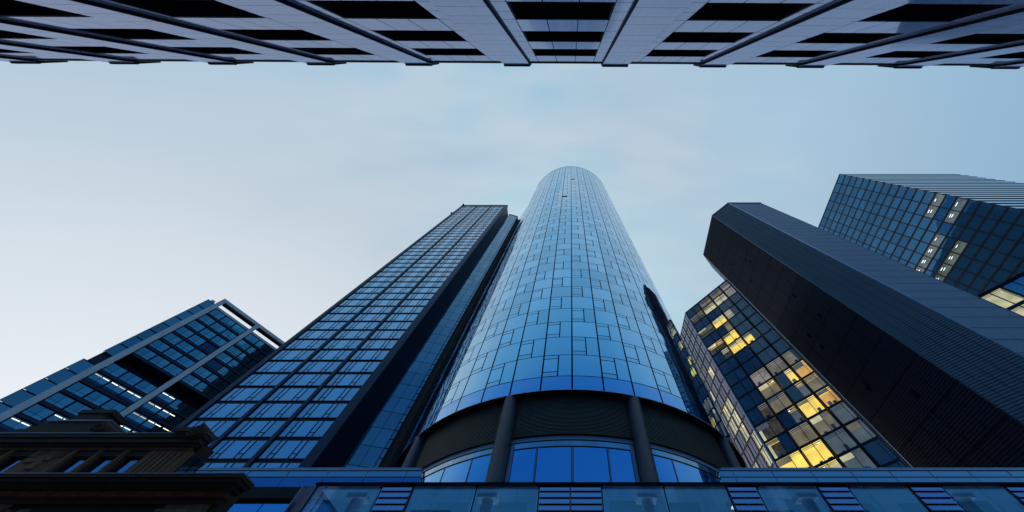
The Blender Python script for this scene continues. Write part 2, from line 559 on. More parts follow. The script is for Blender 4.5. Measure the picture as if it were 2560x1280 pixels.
for k in range(NC * 4):
    t0, t1 = k * STEP / 4, (k + 1) * STEP / 4
    b.poly([cp(t0, H_TOP, R + .05), cp(t1, H_TOP, R + .05), cp(t1, H_TOP + .9, R + .05), cp(t0, H_TOP + .9, R + .05)], 'light_rail', True)
    b.poly([cp(t0, H_TOP + .9, R + .05), cp(t1, H_TOP + .9, R + .05), cp(t1, H_TOP + .9, R - 1), cp(t0, H_TOP + .9, R - 1)], 'light_rail')
b.poly([cp(k * STEP, H_TOP - .2, R - .5) for k in range(NC)], 'roofing')
b.build('parapet', rt)
b = MB(); b.cyl(*cp(PHI0, 0, R - .6)[:2], .09, H_TOP + EYE, H_TOP + EYE + 3.2, 'dark_metal', 8, .03)
b.box(-.5, .5, 27.4, 28.0, H_TOP + EYE + .9, H_TOP + EYE + 1.5, 'dark_metal')
b.build('mast', rt)
b = MB()
for k in range(NC * 2):                           # underside of the glass skirt
    t0, t1 = k * STEP / 2, (k + 1) * STEP / 2
    b.poly([cp(t0, H_RIM, R + .02), cp(t1, H_RIM, R + .02), cp(t1, H_RIM, 24), cp(t0, H_RIM, 24)], 'void')
    b.poly([cp(t0, H_RIM, R + .02), cp(t1, H_RIM, R + .02), cp(t1, H_RIM + .06, R + .02), cp(t0, H_RIM + .06, R + .02)], 'grey_steel')
b.build('soffit', rt)
H_LOU, R_LOU, R_DRUM = 18.95, 25.75, 25.35
COLS = [-10, -6, -2, 2, 6, 10]
for i in range(len(COLS) - 1):                    # louvre screens between the columns
    ta, tb = PHI0 + COLS[i] * STEP, PHI0 + COLS[i + 1] * STEP
    b = MB(); n_ = 30
    for k in range(12):
        t0, t1 = ta + (tb - ta) * k / 12, ta + (tb - ta) * (k + 1) / 12
        b.poly([cp(t0, H_LOU, R_LOU - .3), cp(t1, H_LOU, R_LOU - .3), cp(t1, H_RIM, R_LOU - .3), cp(t0, H_RIM, R_LOU - .3)], 'void')
        for j in range(n_):
            h = H_LOU + (H_RIM - H_LOU) * (j + .25) / n_
            b.poly([cp(t0, h, R_LOU), cp(t1, h, R_LOU), cp(t1, h + .06, R_LOU), cp(t0, h + .06, R_LOU)], 'louvre')
            b.poly([cp(t0, h, R_LOU), cp(t1, h, R_LOU), cp(t1, h + .03, R_LOU - .2), cp(t0, h + .03, R_LOU - .2)], 'louvre')
    b.build('louvre_screen', rt)
    # glass drum below, four panes between two columns
    fb = MB()
    for k in range(16):
        t0, t1 = ta + (tb - ta) * k / 16, ta + (tb - ta) * (k + 1) / 16
        for (h0, h1, rr, mt) in ((H_LOU - .42, H_LOU, R_DRUM + .12, 'light_rail'), (H_LOU - .52, H_LOU - .42, R_DRUM + .02, 'void'),
                                 (H_LOU - 1.02, H_LOU - .52, R_DRUM + .06, 'fascia_glass'), (H_LOU - 1.12, H_LOU - 1.02, R_DRUM + .02, 'void')):
            fb.poly([cp(t0, h0, rr), cp(t1, h0, rr), cp(t1, h1, rr), cp(t0, h1, rr)], mt, True)
        fb.poly([cp(t0, H_LOU, R_DRUM + .12), cp(t1, H_LOU, R_DRUM + .12), cp(t1, H_LOU, R_DRUM - 1), cp(t0, H_LOU, R_DRUM - 1)], 'dark_metal')
    fb.build('fascia', rt)
    for k in range(4):
        t0, t1 = ta + (tb - ta) * k / 4, ta + (tb - ta) * (k + 1) / 4
        pb = MB()
        curved(pb, t0 + .004, t1 - .004, 6.0, H_LOU - 1.12, R_DRUM, 'drum_glass', 3, .006)
        curved(pb, t0 - .0012, t0 + .0016, 6.0, H_LOU - 1.12, R_DRUM + .05, 'light_rail', 1)
        if k == 0:
            curved(pb, t0 + .03, t0 + .044, 6.0, H_LOU - .5, R_DRUM + .09, 'light_rail', 1)
        if k == 3:
            curved(pb, t1 - .044, t1 - .03, 6.0, H_LOU - .5, R_DRUM + .09, 'light_rail', 1)
        curved(pb, t0, t1, 6.0, H_LOU - 1.12, R_DRUM - .03, 'mullion', 3)
        pb.build('window', rt)
for k in COLS[1:-1]:
    th = PHI0 + k * STEP
    b = MB(); x, y, _ = cp(th, 0, 25.95)
    b.cyl(x, y, .80, 0, H_RIM + EYE, 'column_stone', 28)
    b.build('column', rt)
# straight glass wall that ties the round tower to the square one
wa, wb = cp(radians(-72), 0), (-33.4, 56.2, 0)
lp = Plane((wb[0], wb[1]), (wa[0] - wb[0], wa[1] - wb[1]))
LL = hypot(wa[0] - wb[0], wa[1] - wb[1])
b = MB()
lp.rect(b, 0, LL, H_RIM, 186, 0, 'mullion')
for r_ in range(45):
    h0 = H_ROW + r_ * FH
    for k in range(4):
        a0, a1 = LL * k / 4, LL * (k + 1) / 4
        lp.rect(b, a0 + .06, a1 - .06, h0 + .04, h0 + FH - .04, .03, 'tower_glass', .012)
b.build('link_wall', rt)

# ------------------------------------------------------------------ square tower
st = thing('square_tower', 'tall slender square tower with three columns of wide windows in a navy grid', 'tower', (-53.5, 62, 0))
SX0, SX1, SY, SH = -67.6, -39.4, 47.0, 180.6
fp = Plane((SX0, SY), (1, 0))
b = MB()
fp.rect(b, 0, 28.2, 0, SH, 0, 'black_frame')
b.poly([(SX1, SY, 0), (SX1, 78, 0), (SX1, 78, SH + EYE), (SX1, SY, SH + EYE)], 'black_frame')
b.poly([(SX0, 78, 0), (SX0, SY, 0), (SX0, SY, SH + EYE), (SX0, 78, SH + EYE)], 'black_frame')
b.poly([(SX1, 78, 0), (SX0, 78, 0), (SX0, 78, SH + EYE), (SX1, 78, SH + EYE)], 'black_frame')
b.poly([(SX0, SY, SH + EYE), (SX1, SY, SH + EYE), (SX1, 78, SH + EYE), (SX0, 78, SH + EYE)], 'roofing')
b.build('wall', st)
AX = [(1.1, 9.25), (9.95, 17.9), (18.6, 26.3)]
b = MB()                                            # pilasters and floor bands standing proud of the windows
for a0, a1 in ((0, 1.1), (9.25, 9.95), (17.9, 18.6), (26.3, 28.2)):
    fp.block(b, a0, a1, 10, SH, .02, .34, 'navy_frame')
b.build('pilasters', st)
b = MB()
fp.block(b, -.15, 28.35, SH, SH + 1.1, -.8, .45, 'navy_frame')
for a in (9.6, 18.25):
    fp.block(b, a - .3, a + .3, SH + 1.1, SH + 1.25, -.6, .5, 'dark_metal')
b.build('parapet', st)
b = MB()                                            # cleaning-cradle arms and aerials on the roof edge
fp.block(b, .2, .9, SH + 1.1, SH + 2.2, -1.2, .9, 'dark_metal')
fp.block(b, -.7, -.1, SH - 17, SH - 15.6, -.4, .6, 'dark_metal')
fp.block(b, 24.0, 24.1, SH + 1.1, SH + 3.6, -.5, -.4, 'dark_metal')
b.build('cradle_arm', st)
wins = []
NSR = int((SH - 15) / FH)
FR = [(0, .17), (.185, .285), (.30, .615), (.63, .735), (.75, 1.0)]
for r_ in range(NSR):
    h1 = SH - 1.0 - r_ * FH
    h0 = h1 - FH + .62
    for ci, (a0, a1) in enumerate(AX):
        mb = MB(); W = a1 - a0
        fp.rect(mb, a0, a1, h0, h1, .03, 'black_frame')
        for k, (u0, u1) in enumerate(FR):
            x0, x1 = a0 + W * u0 + .08, a0 + W * u1 - .08
            if k in (1, 3):
                hm = h0 + (h1 - h0) * .26
                fp.rect(mb, x0, x1, h0 + .07, hm - .08, .06, 'square_glass', .004)
                fp.rect(mb, x0, x1, hm + .08, h1 - .05, .06, 'square_glass', .005)
            else:
                fp.rect(mb, x0, x1, h0 + .05, h1 - .05, .06, 'square_glass', .006)
        fp.block(mb, a0, a1, h0 - .16, h0, .0, .16, 'black_frame')
        wins.append((mb, None))
build_parts(wins, 'window', st, 95)
sp = Plane((SX1, 53.2), (cos(radians(16)), sin(radians(16))))                     # narrow glazed strip set back beside the main front
b = MB()
sp.rect(b, 0, 5.5, 0, 183.6, 0, 'mullion')
for r_ in range(48):
    h1 = 183.0 - r_ * FH
    for u0, u1 in ((.05, 2.35), (2.42, 4.7)):
        sp.rect(b, u0, u1, h1 - FH + .05, h1 - .05, .03, 'strip_glass', .006)
    for q in range(2):
        sp.rect(b, 4.85, 5.4, h1 - FH * (q + 1) / 2 + .1, h1 - FH * q / 2 - .1, .03, 'strip_glass', .004)
e0 = sp(5.5, 0)[:2]
b.poly([(*e0, 0), (-33.2, 60, 0), (-33.2, 60, 183.6 + EYE), (*e0, 183.6 + EYE)], 'void')
b.poly([(SX1, 53.2, 183.6 + EYE), (*e0, 183.6 + EYE), (-33.2, 60, 183.6 + EYE), (SX1, 60, 183.6 + EYE)], 'roofing')
sp.block(b, -.1, 5.6, 183.6, 184.5, -.5, .15, 'navy_frame')
b.build('glass_strip', st)

# ------------------------------------------------------------------ podium in front of the towers
pod = thing('glass_podium', 'low blue glass podium with slatted panes along the foot of the towers', 'building', (8, 27, 0))
PY, PH = 20.0, 10.2
pp = Plane((0, PY), (1, 0))
b = MB()
b.box(-15.6, 70, PY + .25, 33.5, PH + EYE - .12, PH + EYE - .02, 'roofing')
pp.block(b, -15.7, 70, PH - .06, PH + .06, -.2, .12, 'dark_metal')
b.build('roof', pod)
b = MB()
b.poly([(-15.4, 20.3, PH + EYE - .14), (-15.4, 33.4, PH + EYE - .14), (70, 33.4, PH + EYE - .14), (70, 20.3, PH + EYE - .14)], 'podium_glow')  # ceiling and back wall are made to glow so the podium glass looks brighter
b.poly([(-15.4, 26, 0), (70, 26, 0), (70, 26, PH + EYE), (-15.4, 26, PH + EYE)], 'podium_glow')
for h in (4.0,):
    b.box(-15.4, 70, 21.8, 26, h, h + .3, 'interior')
for y0, y1 in ((20.18, 20.40), (22.6, 23.0)):      # added fill light for columns and ceiling, boxed so it stays hidden from below
    b.box(-15.2, 69, y0, y1, 8.0, 8.22, 'interior')
    b.poly([(-15.2, y0 + .03, 8.24), (69, y0 + .03, 8.24), (69, y1 - .03, 8.24), (-15.2, y1 - .03, 8.24)], 'hidden_fill')
b.box(10.15, 10.75, 21.6, 21.85, PH + EYE - .5, PH + EYE - .42, 'luminous_panel')
for x in (-9.6, 11.0, 15.5, 22.0):
    b.box(x, x + 2.4, 20.8, 24.5, PH + EYE - 1.15, PH + EYE - 1.0, 'ceiling')
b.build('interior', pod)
for x in (-5.15, 4.7, 14.6, -13.2, 24.3):
    b = MB()
    b.cyl(x, 20.95, .36, 0, 11.36, 'pale_column', 20)
    b.box(x - .62, x + .62, 20.55, 21.4, 11.36, 11.47, 'pale_column')
    b.box(x - .62, x + .62, 20.55, 21.4, 11.53, 11.64, 'pale_column')
    b.build('column', pod)


def pxX(px, y=1209.0, Y=PY):
    q = y - 302.5
    return (px - PX0) / (sin(ELEV) * q) * Y


edges = [(800, 960, 0), (960, 1039, 1), (1039, 1194, 0), (1194, 1348, 0), (1348, 1504, 2), (1504, 1657, 0), (1657, 1811, 0),
         (1811, 1886, 1), (1886, 2036, 0), (2036, 2113, 1), (2113, 2263, 0), (2263, 2345, 1), (2345, 2500, 0), (2500, 2580, 1),
         (2580, 2735, 0), (2735, 2890, 0), (2890, 3045, 0)]
for x0, x1, kd in edges:
    a0, a1 = pxX(x0) + .05, pxX(x1) - .05
    mb = MB()
    for q in range(3):
        top = PH - .10 - q * 3.4
        if kd == 0:
            pp.rect(mb, a0, a1, top - 3.32, top, .0, 'podium_glass', .006)
        else:
            n_ = 10
            for j in range(n_):
                s1 = top - 3.36 * j / n_
                s0 = top - 3.36 * (j + 1) / n_ + .05
                for u0, u1 in (((0, .495), (.505, 1)) if kd == 2 else ((0, 1),)):
                    x_0, x_1 = a0 + (a1 - a0) * u0 + .03, a0 + (a1 - a0) * u1 - .03
                    mb.poly([pp(x_0, s0, .07), pp(x_1, s0, .07), pp(x_1, s1, .0), pp(x_0, s1, .0)], 'louvre_glass')
            pp.rect(mb, a0 - .02, a1 + .02, top - 3.34, top, -.10, 'dark_metal')
            for u in (0, .5, 1):
                pp.block(mb, a0 + (a1 - a0) * u - .04, a0 + (a1 - a0) * u + .04, top - 3.34, top, -.1, -.02, 'light_rail')
    for a in (a0 - .05, a1 + .05):
        pp.block(mb, a - .02, a + .02, 0, PH - .06, -.12, .012, 'dark_metal')
    mb.build('slatted_window' if kd else 'window', pod)
b = MB()                                            # short glazed return at its left end
b.poly([(-15.62, PY, 0), (-15.62, 33.4, 0), (-15.62, 33.4, PH + EYE - .1), (-15.62, PY, PH + EYE - .1)], 'podium_glass')
b.box(-16.4, -15.62, PY + .02, PY + .10, 0, PH + EYE - .1, 'fascia_glass')
b.box(-16.5, -16.42, PY, PY + .16, 0, PH + EYE - .05, 'light_rail')
b.build('glass_return', pod)
# taller volume behind with pale banded fascia
UY, UH = 34.2, 19.0
up_ = Plane((0, UY), (1, 0))
for a0, a1, gx in ((-48, -13.6, .5), (13.4, 95, .5)):
    b = MB()
    up_.block(b, a0, a1, UH - .22, UH + .05, -.5, .12, 'light_rail')
    up_.block(b, a0, a1, UH - .28, UH - .22, -.5, .04, 'void')
    up_.block(b, a0, a1, UH - .86, UH - .80, -.5, .08, 'light_rail')
    up_.block(b, a0, a1, UH - .92, UH - .86, -.5, .04, 'void')
    up_.rect(b, a0, a1, 0, UH, -.02, 'mullion')
    b.build('fascia', pod)
    n_ = int(round((a1 - a0) / 4.3))
    for k in range(n_):
        u0, u1 = a0 + (a1 - a0) * k / n_, a0 + (a1 - a0) * (k + 1) / n_
        mb = MB()
        up_.rect(mb, u0 + .03, u1 - .03, UH - .80, UH - .28, .03, 'fascia_glass', .004)
        up_.rect(mb, u0 + .03, u1 - .03, UH - 2.05, UH - .92, .03, 'louvre_glass' if a0 < 0 else 'fascia_glass', .006)
        up_.block(mb, u0 - .04, u0 + .04, UH - .92, UH - .28, .03, .09, 'light_rail')
        up_.rect(mb, u0 + .06, u1 - .06, 6, UH - 3.2, .03, 'drum_glass', .006)
        mb.build('cladding_panel', pod)
b = MB()
b.box(-48, -13.6, 33.6, 34.15, UH + EYE - 3.1, UH + EYE - 2.1, 'void')
b.box(-48, 95, 34.8, 60, UH + EYE - .8, UH + EYE - .3, 'roofing')
b.build('canopy', pod)

# ------------------------------------------------------------------ old stone building, bottom left
ob = thing('old_stone_building', 'dark weathered stone building with heavy cornices and carved scrolls', 'building', (-45, 30, 0))
OY = 24.0
op = Plane((0, OY), (1, 0))
XL, XU, XE = -80.0, -31.0, -24.95
b = MB()
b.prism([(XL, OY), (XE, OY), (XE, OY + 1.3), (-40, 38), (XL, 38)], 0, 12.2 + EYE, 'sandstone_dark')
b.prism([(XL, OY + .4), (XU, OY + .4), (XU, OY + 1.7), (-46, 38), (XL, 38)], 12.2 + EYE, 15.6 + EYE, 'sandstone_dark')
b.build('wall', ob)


def cornice(steps, xl, xr, name, parent, back=1.4):
    """stepped moulding profile with a return at the right-hand end; steps: (proj, h0, h1, mat)"""
    b = MB()
    for pr, h0, h1, mt in steps:
        b.box(xl, xr + pr, OY - pr, OY + back, h0 + EYE, h1 + EYE, mt)
    return b.build(name, parent)


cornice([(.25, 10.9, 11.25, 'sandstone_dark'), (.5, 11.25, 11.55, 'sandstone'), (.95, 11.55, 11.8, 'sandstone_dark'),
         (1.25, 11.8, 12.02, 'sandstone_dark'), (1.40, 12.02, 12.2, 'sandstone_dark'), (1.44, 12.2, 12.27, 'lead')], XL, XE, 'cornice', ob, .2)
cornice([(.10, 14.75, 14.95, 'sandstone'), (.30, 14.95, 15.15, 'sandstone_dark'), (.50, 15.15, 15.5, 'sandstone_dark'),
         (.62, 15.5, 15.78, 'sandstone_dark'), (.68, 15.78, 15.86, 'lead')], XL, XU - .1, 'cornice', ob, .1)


def strip_rib(mb, x0, x1, h0, h1, n, o0, o1, mat):
    for k in range(n):
        a = x0 + (x1 - x0) * k / n
        op.block(mb, a, a + (x1 - x0) / n * .62, h0, h1, o0, o1, mat)


# attic storey: fluted piers, pilasters and small windows between the two cornices
x = XU
pat = []
while x > XL + 8:
    pat.append(('pier', x - 3.2, x)); x -= 3.2
    for k in range(3):
        pat.append(('win', x - 2.1, x)); x -= 2.1
    pat.append(('relief', x - 3.0, x)); x -= 3.0
    for k in range(3):
        pat.append(('win', x - 2.1, x)); x -= 2.1
for kd, a0, a1 in pat:
    mb = MB()
    if kd == 'pier':
        op.block(mb, a0, a1, 12.2, 14.8, -.4, .02, 'sandstone')
        strip_rib(mb, a0 + .3, a1 - .3, 12.5, 14.5, 6, .02, .10, 'sandstone')
        mb.build('fluted_pier', ob)
    elif kd == 'relief':
        op.block(mb, a0, a1, 12.2, 14.8, -.4, .0, 'sandstone')
        for k in range(7):
            cx_ = a0 + .3 + (a1 - a0 - .6) * random.random(); hz = 12.7 + 1.7 * random.random(); r_ = random.uniform(.18, .4)
            op.block(mb, cx_ - r_, cx_ + r_, hz - r_ * .7, hz + r_ * .7, .0, random.uniform(.05, .16), 'sandstone')
        strip_rib(mb, a0 + .1, a1 - .1, 14.2, 14.7, 9, .0, .07, 'sandstone')
        mb.build('carved_panel', ob)
    else:
        op.rect(mb, a0 + .65, a1 - .25, 12.25, 14.3, -.32, 'old_window_glass', .004)
        op.block(mb, a0, a0 + .45, 12.2, 14.8, -.4, .05, 'sandstone')
        op.block(mb, a0 + .12, a0 + .34, 12.3, 14.7, .05, .14, 'sandstone')
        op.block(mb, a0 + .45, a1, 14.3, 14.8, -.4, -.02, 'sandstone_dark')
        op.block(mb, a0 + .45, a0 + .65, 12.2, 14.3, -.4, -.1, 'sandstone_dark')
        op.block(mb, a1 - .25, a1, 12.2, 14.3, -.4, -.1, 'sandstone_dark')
        mb.build('window', ob)
# storey below the lower cornice
x = XE - .2
k = 0
while x > XL + 6:
    mb = MB()
    op.block(mb, x - 3.0, x, 4, 10.9, .0, .18, 'sandstone')
    strip_rib(mb, x - 2.7, x - .3, 4.2, 9.9, 5, .18, .26, 'sandstone')
    op.block(mb, x - 3.1, x + .1, 10.0, 10.5, .0, .42, 'sandstone')
    mb.build('pilaster', ob)
    x -= 3.0
    for j in range(3):
        mb = MB()
        op.rect(mb, x - 2.0, x - .5, 6.2, 9.3, .012, 'old_window_glass', .004)
        op.block(mb, x - 2.35, x - 2.0, 5.6, 9.6, .0, .2, 'sandstone_dark')
        op.block(mb, x - .5, x - .15, 5.6, 9.6, .0, .2, 'sandstone_dark')
        op.block(mb, x - 2.5, x, 9.6, 10.0, .0, .34, 'sandstone_dark')
        op.block(mb, x - 1.28, x - 1.2, 6.2, 9.3, .02, .06, 'sandstone_dark')
        mb.build('window', ob)
        x -= 2.5
    mb = MB()
    for q in range(9):
        cx_ = x - 1.6 + random.uniform(-1.2, 1.2); hz = 9.6 + random.uniform(-.9, .8); r_ = random.uniform(.15, .4)
        op.block(mb, cx_ - r_, cx_ + r_, hz - r_ * .6, hz + r_ * .6, .0, random.uniform(.12, .4), 'sandstone')
    mb.build('carved_panel', ob)
    x -= 3.2
# glazed side of the attic storey
b = MB()
sidep = Plane((XU + .02, OY + .45), (0, 1))
for k in range(2):
    sidep.rect(b, .05 + k * .62, .6 + k * .62, 12.3, 14.7, .05, 'wing_glass', .004)
    sidep.block(b, .6 + k * .62, .67 + k * .62, 12.3, 14.7, .0, .1, 'dark_metal')
b.build('side_glazing', ob)


def scroll(mb, cx, cy0, cy1, cz, r, mat, turns=2.2, flip=1):
    """spiral volute extruded from y=cy0 to cy1"""
    n = 46
    pts = []
    for k in range(n + 1):
        u = k / n
        a = flip * (u * turns * 2 * pi) + pi / 2
        rr = r * (1 - .82 * u)
        pts.append((cx + rr * cos(a), cz + rr * sin(a)))
    wd = r * .17
    for k in range(n):
        (x0, z0), (x1, z1) = pts[k], pts[k + 1]
        f0 = 1 - wd / max(.05, hypot(x0 - cx, z0 - cz)); f1 = 1 - wd / max(.05, hypot(x1 - cx, z1 - cz))
        f0, f1 = max(.15, f0), max(.15, f1)
        xi0, zi0 = cx + (x0 - cx) * f0, cz + (z0 - cz) * f0
        xi1, zi1 = cx + (x1 - cx) * f1, cz + (z1 - cz) * f1
        mb.hexa([(x0, cy0, z0), (x1, cy0, z1), (xi1, cy0, zi1), (xi0, cy0, zi0),
                 (x0, cy1, z0), (x1, cy1, z1), (xi1, cy1, zi1), (xi0, cy1, zi0)], mat)
    mb.cyl(cx, 0, 0, 0, 0, mat, 3) if False else None
    m_ = 20
    mb.poly([(cx + r * .9 * cos(2 * pi * k / m_), cy0 + .12, cz + r * .9 * sin(2 * pi * k / m_)) for k in range(m_)], mat)


# the raised block on the parapet with its curved shoulders, and the corner scroll
b = MB()
b.box(-46.4, -41.2, 23.9, 25.6, 15.86 + EYE, 17.25 + EYE, 'sandstone_dark')
b.box(-46.6, -41.0, 23.8, 25.7, 17.25 + EYE, 17.4 + EYE, 'lead')
for k in range(8):                                # concave shoulder falling away to the left
    u0, u1 = k / 8, (k + 1) / 8
    b.box(-46.4 - 5 * u1, -46.4 - 5 * u0, 23.95, 25.5, 15.86 + EYE, 15.9 + EYE + 1.3 * (1 - u0) ** 2, 'sandstone_dark')
b.build('attic_block', ob)
b = MB()
b.box(-45.2, -42.5, 24.0, 25.6, 17.4 + EYE, 18.35 + EYE, 'sandstone_dark')
b.box(-45.4, -42.3, 23.9, 25.7, 18.15 + EYE, 18.5 + EYE, 'sandstone_dark')
b.build('chimney', ob)
b = MB(); scroll(b, -40.9, 23.5, 25.0, 16.5 + EYE, .62, 'sandstone_dark', 2.0, -1); b.build('scroll', ob)
b = MB(); scroll(b, -31.35, 22.95, 24.6, 15.85 + EYE, .62, 'sandstone_dark', 2.4, -1)
b.box(-33.4, -31.35, 23.1, 24.6, 15.86 + EYE, 16.2 + EYE, 'sandstone_dark')
b.build('scroll', ob)

# ------------------------------------------------------------------ framed office tower, far left
ft = thing('framed_tower', 'blue glass office tower with pale grey posts and an open frame at the top', 'tower', (-130, 85, 0))
D_ = (.53, .848)
tp = Plane((-139, 64.5), D_)
TL = 42.9
b = MB()
tp.block(b, -.3, TL, 0, 65.2, -24, -.35, 'navy_frame')
tp.block(b, .3, TL - .3, 65.2, 70.7, -24, -4.2, 'black_frame')
tp.block(b, -.3, TL, 70.7, 95.9, -24, -.35, 'navy_frame')
b.build('wall', ft)
b = MB()
for k in range(4):
    s_ = k * 14.3
    tp.block(b, s_ - .75, s_ + .75, 0, 100, -.3, .75, 'grey_steel')
b.build('posts', ft)
b = MB()
tp.block(b, -.75, TL + .75, 98.9, 100.05, -.35, .78, 'grey_steel')
tp.block(b, .75, TL, 98.4, 98.9, -1.1, .2, 'void')
tp.block(b, -.2, TL, 95.9, 96.7, -.6, -.2, 'grey_steel')
tp.block(b, 3.4, TL, 96.7, 97.7, -2.6, -2.0, 'octagon_dark')
b.build('roof_frame', ft)
lit_rows = {}


def fcell(s0, s1, h):
    for q in range(100):
        pass


wins = []
LIT = [(1.5, 13.6, 63.6), (15.2, 21.6, 63.3), (16.8, 19.6, 65.9), (16.4, 26.0, 59.4), (16.0, 23, 55.7), (.8, 4.4, 46.6), (4.4, 9.0, 49.8), (15.5, 19, 52.3)]
fl = 0
h_top = 95.6
while h_top > 12:
    h0, h1 = h_top - 3.6 + 1.05, h_top
    if not (64.9 < h0 + .6 < 70.9):
        for bay in range(3):
            for k in range(3):
                a0 = bay * 14.3 + .85 + k * 4.22
                mb = MB()
                dark = (fl, bay, k) in ((3, 0, 2), (4, 1, 0))
                lit = [q for q in LIT if q[0] < a0 + 2.1 < q[1] and h0 - .4 < q[2] < h1 + 1.0]
                tp.rect(mb, a0 + .05, a0 + 4.15, h0, h1, -.28, 'mullion')
                for j in range(2):
                    u0, u1 = a0 + .22 + j * 1.92, a0 + .22 + j * 1.92 + 1.82
                    if dark:
                        tp.rect(mb, u0, u1 + .1, h0 + .05, h1 - .05, -.25, 'frame_dark_glass', .004)
                    elif lit and random.random() < .9:
                        tp.rect(mb, u0, u1, h0 + .05, h0 + .62, -.25, 'frame_dark_glass', .002)
                        tp.rect(mb, u0, u1, h0 + .7, h1 - .06, -.25, 'frame_glass', .005)
                        tp.block(mb, u0 + .12, u1 - .12, h1 - .52, h1 - .36, -.24, -.20, 'tube_warm' if random.random() < .85 else 'room_pale')
                    else:
                        tp.rect(mb, u0, u1, h0 + .78, h1 - .06, -.25, 'frame_glass', .008)
                        tp.rect(mb, u0, u1, h0 + .05, h0 + .70, -.25, 'frame_glass', .004)
                tp.block(mb, a0, a0 + 4.22, h0 - .95, h0 - .75, -.34, -.08, 'mullion')
                wins.append((mb, 'window with a lit strip lamp behind the glass' if lit else None))
    h_top -= 3.6
    fl += 1
build_parts(wins, 'window', ft, 98)
b = MB()                                            # glazed wing beyond the corner post, finned at every floor
hh = 96.8
k = 0
while hh > 12:
    wdt = 2.5 if hh > 69 else 3.0
    if not 64.5 < hh <= 69:
        tp.rect(b, -.8 - wdt, -.8, hh - 3.45, hh - .1, -.25, 'wing_glass', .02)
        tp.block(b, -.8 - wdt, -.8, hh - .1, hh + .02, -1.6, -.1, 'mullion')
        tp.block(b, -.85 - wdt, -.8 - wdt, hh - 3.5, hh, -.9, -.15, 'mullion')
    hh -= 3.6
tp.block(b, -3.2, -.8, 12, 96.6, -6, -1.0, 'navy_frame')
tp.block(b, -2.6, -1.4, 96.6, 97.9, -4, -.5, 'grey_steel')
b.build('glass_wing', ft)

# ------------------------------------------------------------------ lit office block, right of the round tower
lt = thing('lit_office_block', 'many-sided office block with yellow lit rooms behind a dark window grid', 'building', (50, 62, 0))
LA, LB, LC, LH = (39.1, 58.2), (50.0, 45.4), (38.9, 78.0), 83.0
lpts = [LB, (60.5, 56.5), (60.5, 78), LC, LA]
b = MB()
ins = [(49.9, 47.9), (58.0, 56.8), (58.0, 76), (40.9, 76), (41.4, 58.9)]
b.prism(ins, 0, LH + EYE - .6, 'black_frame')
b.prism(lpts, LH + EYE - .5, LH + EYE, 'black_frame')
b.poly([(*LB, 0), (60.5, 56.5, 0), (60.5, 56.5, LH + EYE - .5), (*LB, LH + EYE - .5)], 'black_frame')
b.build('wall', lt)
cpn = Plane(LA, (LB[0] - LA[0], LB[1] - LA[1]))
CL = hypot(LB[0] - LA[0], LB[1] - LA[1])
lit_map = {  # (storey from the top, bay from the left): (room colour, ceiling colour, panes lit)
    (0, 1): ('room_dim', 'room_pinkish', 3), (0, 2): ('room_dim', 'room_pinkish', 3), (0, 3): ('room_pinkish', 'room_pale', 3), (0, 0): ('room_warm_dark', 'room_dim', 2),
    (1, 0): ('room_warm_dark', 'room_dim', 3), (1, 1): ('room_pale', 'room_dim', 3), (1, 2): ('room_pale', 'room_dim', 3), (1, 3): ('room_pinkish', 'room_pinkish', 3),
    (3, 1): ('room_gold', 'room_pale', 3), (3, 2): ('room_pinkish', 'room_pale', 1), (3, 0): ('room_warm_dark', 'room_dim', 3),
    (5, 1): ('room_gold', 'room_gold', 3), (5, 0): ('room_warm_dark', 'room_orange', 3), (6, 1): ('room_gold', 'room_pale', 3), (6, 2): ('room_gold', 'room_pale', 1),
    (6, 0): ('room_warm_dark', 'room_pale', 2), (4, 1): ('room_dim', 'room_dim', 2),
    (9, 1): ('room_pinkish', 'room_pinkish', 3), (9, 2): ('room_dim', 'room_pinkish', 3), (9, 3): ('room_dim', 'room_pinkish', 1),
    (10, 3): ('room_orange', 'room_gold', 3), (10, 2): ('room_gold', 'room_pale', 2), (10, 1): ('room_dim', 'room_orange', 3), (11, 1): ('room_dim', 'room_pinkish', 3),
    (11, 0): ('room_warm_dark', 'room_pinkish', 2), (11, 2): ('room_green_grey', 'room_orange', 2), (11, 3): ('room_dim', 'room_orange', 3),
    (12, 2): ('room_gold', 'room_gold', 3), (12, 3): ('room_orange', 'room_gold', 3), (12, 0): ('room_warm_dark', 'room_warm_dark', 3), (12, 1): ('room_green_grey', 'room_orange', 2),
    (13, 0): ('room_warm_dark', 'room_gold', 1), (13, 2): ('room_dim', 'room_dim', 3), (13, 3): ('room_green_grey', 'room_dim', 3),
    (14, 0): ('room_gold', 'room_gold', 3), (14, 1): ('room_gold', 'room_gold', 3), (14, 2): ('room_green_grey', 'room_green_grey', 3), (13, 1): ('room_dim', 'room_pinkish', 3),
    (15, 0): ('room_gold', 'room_gold', 3), (15, 1): ('room_pale', 'room_gold', 3), (15, 2): ('room_green_grey', 'room_green_grey', 3), (14, 3): ('room_green_grey', 'room_green_grey', 3),
}
BAY = [(.0, .30), (.31, .555), (.57, .80), (.815, .985)]
wins = []
NLR = 20
